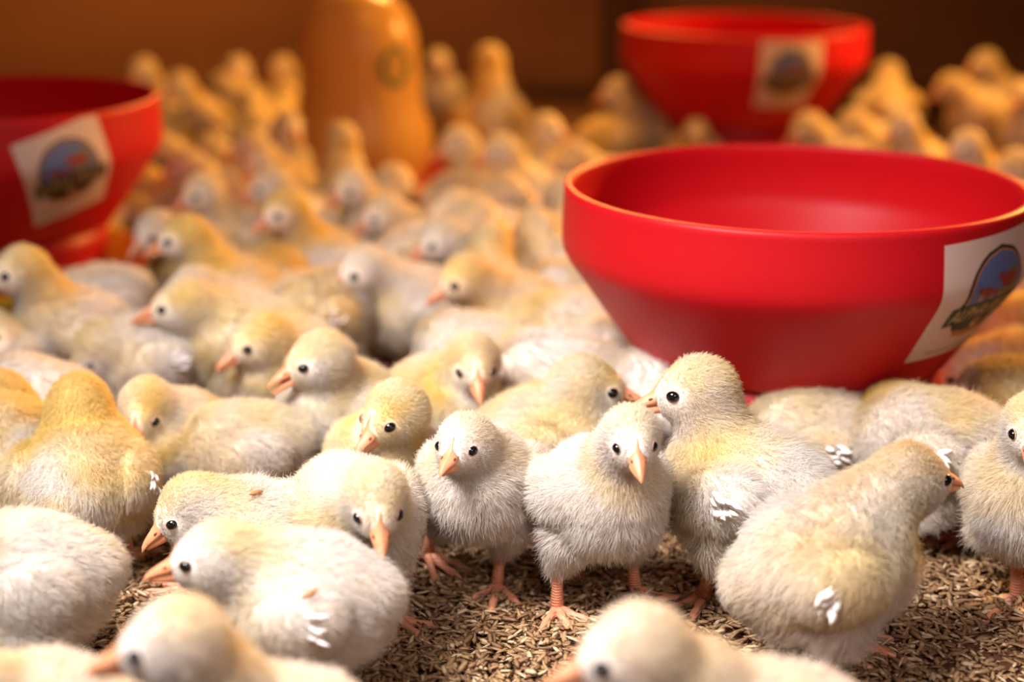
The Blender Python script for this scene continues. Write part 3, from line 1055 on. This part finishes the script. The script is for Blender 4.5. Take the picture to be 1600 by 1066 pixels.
C('white chick with ruffled wing at front left, beak pointing left', 465, 938, 0.045, 176, 2, 328, 874, -0.006, 187, -2,
  s=0.98, seed=30, wing=1.55, yel=0.12, bit=((-0.30, 0.86, 0.50), 'single brown husk stuck to the flank of the ruffled front left chick'), feet=[(330, 985, 200), (300, 930, 190)], quill=1)
C('chick just behind the ruffled one, beak down to the left', 378, 838, 0.042, 196, 4, 290, 798, -0.006, 205, -24, s=0.92, seed=31, yel=0.3, bit=((-0.15, 0.45, 0.95), 'single brown husk on the back of the chick behind the ruffled one'))
C('chick with lowered head resting its beak at the husks, back to the camera', 382, 704, 0.037, 192, -4, 290, 711, 0.002, 192, -16, s=0.90, seed=32, yel=0.3, feet='sit')
C('small chick at left looking down at the camera from behind the yellow neck', 266, 680, 0.040, 235, 8, 226, 642, -0.016, 262, -26, hs=1.02, s=0.88, seed=33, yel=0.55)
C('pinkish chick back between the yellow chicks at the left edge', 52, 632, 0.044, 150, 0, 10, 600, 0.03, 150, 0, s=0.92, seed=34, yel=0.1, lod=1)
C('yellow chick cut off by the left edge, at the height of the yellow neck', -2, 690, 0.047, 110, 8, 0, 622, 0.02, 115, 0, s=1.0, seed=35, yel=0.85)
C('blurred foreground chick at lower right with its beak to the left', 1200, 1175, 0.048, 178, 2, 970, 1016, -0.010, 186, -8, s=1.06, seed=36, yel=0.12, feet='auto', lod=1)
# the middle rows
C('chick in clear profile above the pecking ones, beak to the left', 370, 530, 0.048, 176, 6, 280, 480, -0.012, 188, -3, s=1.08, seed=41, yel=0.55, lod=1, feet=[(345, 628, 200), (320, 615, 190)])
C('chick beside the open-beaked one, beak to lower left', 445, 570, 0.048, 215, 10, 400, 535, -0.02, 212, -14, s=1.0, seed=42, yel=0.5, lod=1)
C('chick pecking down among the left group, wing raised behind', 235, 562, 0.036, 196, -8, 150, 552, -0.012, 215, -42, s=1.06, seed=43, yel=0.3, lod=1, quill=1)
C('chick with hidden head sloping down left below the left bowl', 140, 490, 0.045, 218, -12, 75, 560, -0.02, 220, -50, s=1.05, seed=44, yel=0.45, lod=1)
C('pale shadowed chick at the left edge above the yellow one', -6, 560, 0.044, 250, 8, -25, 520, 0, 250, 0, s=0.9, seed=46, yel=0.3, lod=1)
C('round-backed chick with a pale quill left of the bare patch', 508, 490, 0.048, 40, -4, 560, 500, 0.03, 40, -50, s=1.02, seed=48, yel=0.5, lod=1, quill=2)
C('yellow chick with a pale quill behind the profile chick', 418, 445, 0.046, 60, 0, 440, 430, 0.03, 60, -30, s=0.95, seed=49, yel=0.85, lod=1, quill=2)
C('chick lying against the left side of the big bowl', 905, 470, 0.046, 185, 2, 868, 455, 0.02, 185, -20, s=1.0, seed=56, yel=0.35, lod=1, feet='sit')
C('yellow-headed chick stretched along the foot of the big bowl', 905, 530, 0.042, 180, -2, 812, 508, 0.0, 182, -20, s=1.1, seed=57, yel=0.5, lod=1, feet='sit', quill=1)
C('pale brown chick back behind the camera-facing head', 735, 560, 0.040, 160, 0, 690, 545, 0.02, 165, -20, s=1.0, seed=58, yel=0.2, lod=1, feet='sit')
C('chick in shade squeezed between the flock and the big bowl', 882, 400, 0.047, 95, 5, 885, 365, 0.03, 95, 0, s=1.0, seed=59, yel=0.2, lod=1)
C('chick body low behind the beak-touching pair, before the big bowl', 960, 565, 0.040, 10, 0, 1005, 560, 0.015, 0, -20, s=0.98, seed=60, yel=0.35, lod=1, feet='sit')
C('pink-lit chick between the beak-touching chick and the quilled one', 1165, 640, 0.038, 60, 0, 1190, 622, 0.02, 60, -10, s=0.95, seed=61, yel=0.2, lod=1, feet='sit')

# ------------------------------------------------------------------ the flock farther back: a few poses, copied
POSES = {   # body z, body pitch, head (x, y, z), head yaw, head pitch
    'alert': (0.049, 14, (0.028, 0.0, 0.088), 0, -8),
    'alert_left': (0.049, 14, (0.026, 0.006, 0.088), 62, -8),
    'alert_right': (0.049, 14, (0.026, -0.006, 0.088), -62, -8),
    'tall': (0.054, 34, (0.022, 0.0, 0.102), 0, 0),
    'easy': (0.046, 6, (0.036, 0.0, 0.074), 0, -14),
    'easy_left': (0.046, 6, (0.032, 0.012, 0.074), 50, -14),
    'low': (0.042, -4, (0.044, 0.0, 0.046), 0, -40),
    'rest': (0.034, 2, (0.034, 0.0, 0.058), 0, -10),
}
LIB = {}
FLOCK = []


def library(pose, yel, lod):
    k = (pose, yel, lod)
    if k not in LIB:
        bz, bp, hd, hy, hp = POSES[pose]
        sit = pose == 'rest'
        ch = Chick((0, 0, bz), R(bp), hd, R(hy), R(hp), 0, 1.0, 200 + 7 * len(LIB), lod,
                   None if sit else [(0.003, 0.017, 0, R(12)), (0.001, -0.017, 0, R(-12))], yel=yel, sit=sit, quill=2 if yel == 0.5 else 0)
        LIB[k] = [ch.build(), False]
    ent = LIB[k]
    if not ent[1]:
        ent[1] = True
        return ent[0]
    src = ent[0]
    r = src.copy(); COL.objects.link(r)
    for c_ in list(src.children):
        d = c_.copy(); COL.objects.link(d); d.parent = r
        for g in c_.children:
            e = g.copy(); COL.objects.link(e); e.parent = d
    return r


def flock(hx, hy, yaw, pose, label, s=1.0, yel=0.5, lod=2):
    """hx, hy = where the head shows in the photo; the chick stands on the litter there"""
    bz, bp, hd, _, _ = POSES[pose]
    P = at_z(hx, hy, hd[2] * s)
    a = R(yaw)
    x = P[0] - s * (hd[0] * math.cos(a) - hd[1] * math.sin(a))
    y = P[1] - s * (hd[0] * math.sin(a) + hd[1] * math.cos(a))
    o = library(pose, yel, lod)
    o.location = (x, y, 0); o.rotation_euler = (0, 0, a); o.scale = (s, s, s)
    tag(o, label, 'chick', GROUP)
    FLOCK.append(o)
    return o


Fk = flock
# the heads of the middle rows
Fk(40, 430, 208, 'alert', 'orange-necked chick at the left edge below the left feeder', yel=0.5, lod=1)
Fk(310, 447, 215, 'easy', 'chick head peeking over the back of the profile chick', s=0.94, yel=0.5, lod=1)
Fk(240, 366, 234, 'easy', 'chick beside the yellow pan of the left feeder looking down with a dark eye', yel=0.5, lod=1)
Fk(322, 374, 192, 'alert', 'chick with a grey cheek and orange neck looking left, touching the one by the pan', yel=0.75, lod=1)
Fk(440, 333, 222, 'alert', 'upright chick facing left in the middle group, orange shoulder', yel=0.75, lod=1)
Fk(596, 418, 212, 'easy', 'grey-white chick beside the bare patch, beak to the left', yel=0.2, lod=1)
Fk(722, 438, 208, 'easy', 'chick right of the bare patch with its beak down', yel=0.75, lod=1)
Fk(678, 386, 200, 'easy', 'chick above the one with its beak down, beak left', yel=0.5, lod=1)
# around and below the left feeder
Fk(306, 303, 225, 'alert', 'chick right of the left feeder, third in the column above the grey-cheeked one', yel=0.5)
Fk(288, 262, 200, 'easy', 'chick right of the left feeder whose head shows just above another facing the same way', yel=0.35)
Fk(330, 235, 205, 'easy', 'chick standing between the left feeder and the drinker, facing left', yel=0.75)
Fk(412, 255, 240, 'alert', 'chick left of the drinker facing the camera, red-orange beak', yel=0.75)
Fk(432, 292, 200, 'alert', 'chick just above the upright one of the middle group, beak left', yel=0.5)
Fk(375, 232, 215, 'alert', 'yellow chick left of the drinker with its neck up', s=0.98, yel=0.75)
Fk(440, 205, 300, 'alert', 'chick at the lower left of the drinker jar, turned to it', yel=0.35)
Fk(225, 285, 185, 'rest', 'orange-lit chick tucked close to the right side of the left feeder', yel=0.75)
Fk(215, 332, 30, 'low', 'reddish chick low beside the rim of the left feeder', s=0.9, yel=0.75)
Fk(372, 352, 60, 'low', 'chick back seen from behind right of the grey-cheeked one', yel=0.5)
# centre, in front of the drinker
Fk(528, 218, 100, 'tall', 'yellow chick with its neck up right in front of the drinker', s=0.98, yel=0.75)
Fk(566, 300, 232, 'alert', 'chick before the drinker facing the camera with an orange beak', yel=0.5)
Fk(590, 332, 205, 'easy', 'pale-cheeked chick below the orange-beaked one, facing left', yel=0.35, lod=2)
Fk(545, 345, 20, 'low', 'long chick back between the upright chick and the pale-cheeked one', s=1.05, yel=0.35)
Fk(620, 285, 40, 'easy', 'chick just below the tray of the drinker, turned away', yel=0.35)
Fk(672, 330, 205, 'easy', 'chick with its head between the drinker and the big bowl, beak to lower left', yel=0.35)
Fk(712, 225, 215, 'alert', 'chick right of the drinker tray, white breast, orange back', yel=0.5)
Fk(778, 238, 215, 'alert', 'second chick right of the drinker tray, facing left', yel=0.5)
Fk(864, 205, 335, 'alert', 'chick left of the big bowl rim looking right', yel=0.75)
Fk(886, 248, 195, 'easy', 'chick at the left rim of the big bowl, below the one looking right', yel=0.75)
Fk(800, 300, 20, 'easy', 'pale lilac chick back in the packed rows, left of two side by side', yel=0.35)
Fk(855, 305, 120, 'easy', 'chick back in the packed rows, right of two side by side, near the bowl', yel=0.35)
Fk(770, 345, 15, 'easy', 'large pale chick side in the packed rows left of the big bowl', s=1.08, yel=0.35)
Fk(745, 372, 80, 'easy', 'round chick head from behind above the beak-down chick', yel=0.5)
Fk(812, 366, 130, 'easy', 'yellow-shouldered chick seen from behind near the big bowl', yel=0.75)
Fk(845, 345, 100, 'low', 'chick pressed to the left wall of the big bowl, head down', yel=0.35)
Fk(700, 300, 100, 'low', 'low chick back below the first chick right of the drinker', yel=0.35)
Fk(830, 260, 170, 'rest', 'low chick between the second drinker-side chick and the bowl rim', yel=0.5)
# far left, between feeder and drinker
Fk(222, 112, 250, 'alert', 'farthest chick above the right rim of the left feeder', yel=0.75)
Fk(278, 135, 240, 'alert', 'far chick between left feeder and drinker, second from the feeder', yel=0.75)
Fk(345, 135, 160, 'easy', 'far yellow chick left of the drinker with its back lit', yel=0.75)
Fk(372, 110, 280, 'alert', 'far chick standing in front of the wall left of the drinker', yel=0.75)
Fk(440, 108, 250, 'alert', 'far dim chick just left of the drinker jar against the wall', s=0.95, yel=0.75)
Fk(445, 150, 80, 'easy', 'bright yellow far chick touching the left of the drinker jar', yel=0.75)
Fk(390, 160, 110, 'easy', 'bright yellow chick back halfway between feeder and drinker', yel=0.75)
Fk(310, 185, 20, 'easy', 'chick lying along the gap between feeder and drinker, facing right', yel=0.75)
Fk(255, 180, 230, 'easy', 'chick right of the left feeder rim, in the second far row', yel=0.75)
Fk(248, 232, 200, 'easy', 'orange-lit chick beside the middle of the left feeder', yel=0.75)
Fk(350, 200, 40, 'low', 'chick with its head down in the gap left of the drinker', yel=0.75)
# far middle and right
Fk(686, 98, 280, 'alert', 'far dim chick just right of the drinker jar against the wall', s=0.95, yel=0.75)
Fk(765, 95, 95, 'tall', 'tall far chick seen from behind against the dark wall', s=1.14, yel=0.75)
Fk(975, 145, 195, 'alert', 'far chick left of the far feeder base, back lit orange', yel=0.75)
Fk(1025, 210, 30, 'low', 'chick low behind the left rim of the big bowl', yel=0.75)
Fk(1100, 205, 270, 'easy', 'small chick head showing below the far feeder, above the bowl rim', s=0.85, yel=0.75)
Fk(1268, 200, 215, 'easy', 'left one of two chick heads above the big bowl rim', yel=0.75)
Fk(1318, 196, 215, 'easy', 'right one of two chick heads above the big bowl rim', yel=0.75)
Fk(1408, 200, 220, 'alert', 'chick with a dark cheek above the right part of the bowl rim', yel=0.75)
Fk(1515, 232, 215, 'alert', 'chick above the bowl rim near the right corner of the bowl', yel=0.75)
Fk(1575, 262, 200, 'easy', 'chick at the right rim of the big bowl, near the picture edge', yel=0.75)
Fk(1388, 118, 80, 'easy', 'round far chick right of the far feeder', s=1.1, yel=0.75)
Fk(1482, 138, 190, 'easy', 'far chick facing left near the right edge, lower of a pair', s=1.05, yel=0.75)
Fk(1535, 102, 205, 'alert', 'far chick with raised head near the right edge, upper of a pair', s=1.05, yel=0.75)
Fk(1598, 150, 230, 'alert', 'far orange chick cut off by the right edge', yel=0.75)
# right of the big bowl
Fk(1512, 512, 165, 'low', 'orange-lit chick right of the lower part of the big bowl', yel=0.75, s=0.95)
Fk(1500, 575, 190, 'low', 'orange-lit chick low beside the foot of the big bowl', yel=0.75, s=0.92)
Fk(1590, 500, 200, 'low', 'orange-red chick near the right edge beside the big bowl', yel=0.75)
Fk(1592, 555, 200, 'low', 'orange chick at the right edge above the yellow-necked one', yel=0.75, s=0.95)
Fk(1602, 415, 230, 'low', 'orange chick at the right edge under the sticker', yel=0.75)
Fk(1604, 318, 215, 'easy', 'orange chick at the right edge beside the bowl rim', yel=0.75)

# nobody stands inside a neighbour: ease the crowd apart by up to a centimetre and a half
still = [(o.location.copy(), 0.050) for o in bpy.data.objects if o.get('category') == 'chick' and o not in FLOCK]
still += [(o.location.copy(), 0.100) for o in (FE1, FE2, FE3)]
home = [o.location.copy() for o in FLOCK]
pos = [p.copy() for p in home]
for it in range(30):
    for i in range(len(pos)):
        for j in list(range(i + 1, len(pos))):
            d = pos[i] - pos[j]
            if 0 < d.length < 0.050:
                m = d.normalized() * (0.050 - d.length) * 0.35
                pos[i] += m; pos[j] -= m
        for q, t in still:
            d = pos[i] - q
            if 0 < d.length < t:
                pos[i] += d.normalized() * (t - d.length) * 0.5
        off = pos[i] - home[i]
        if off.length > 0.015:
            pos[i] = home[i] + off.normalized() * 0.015
for o, p in zip(FLOCK, pos):
    o.location = (p.x, p.y, 0)
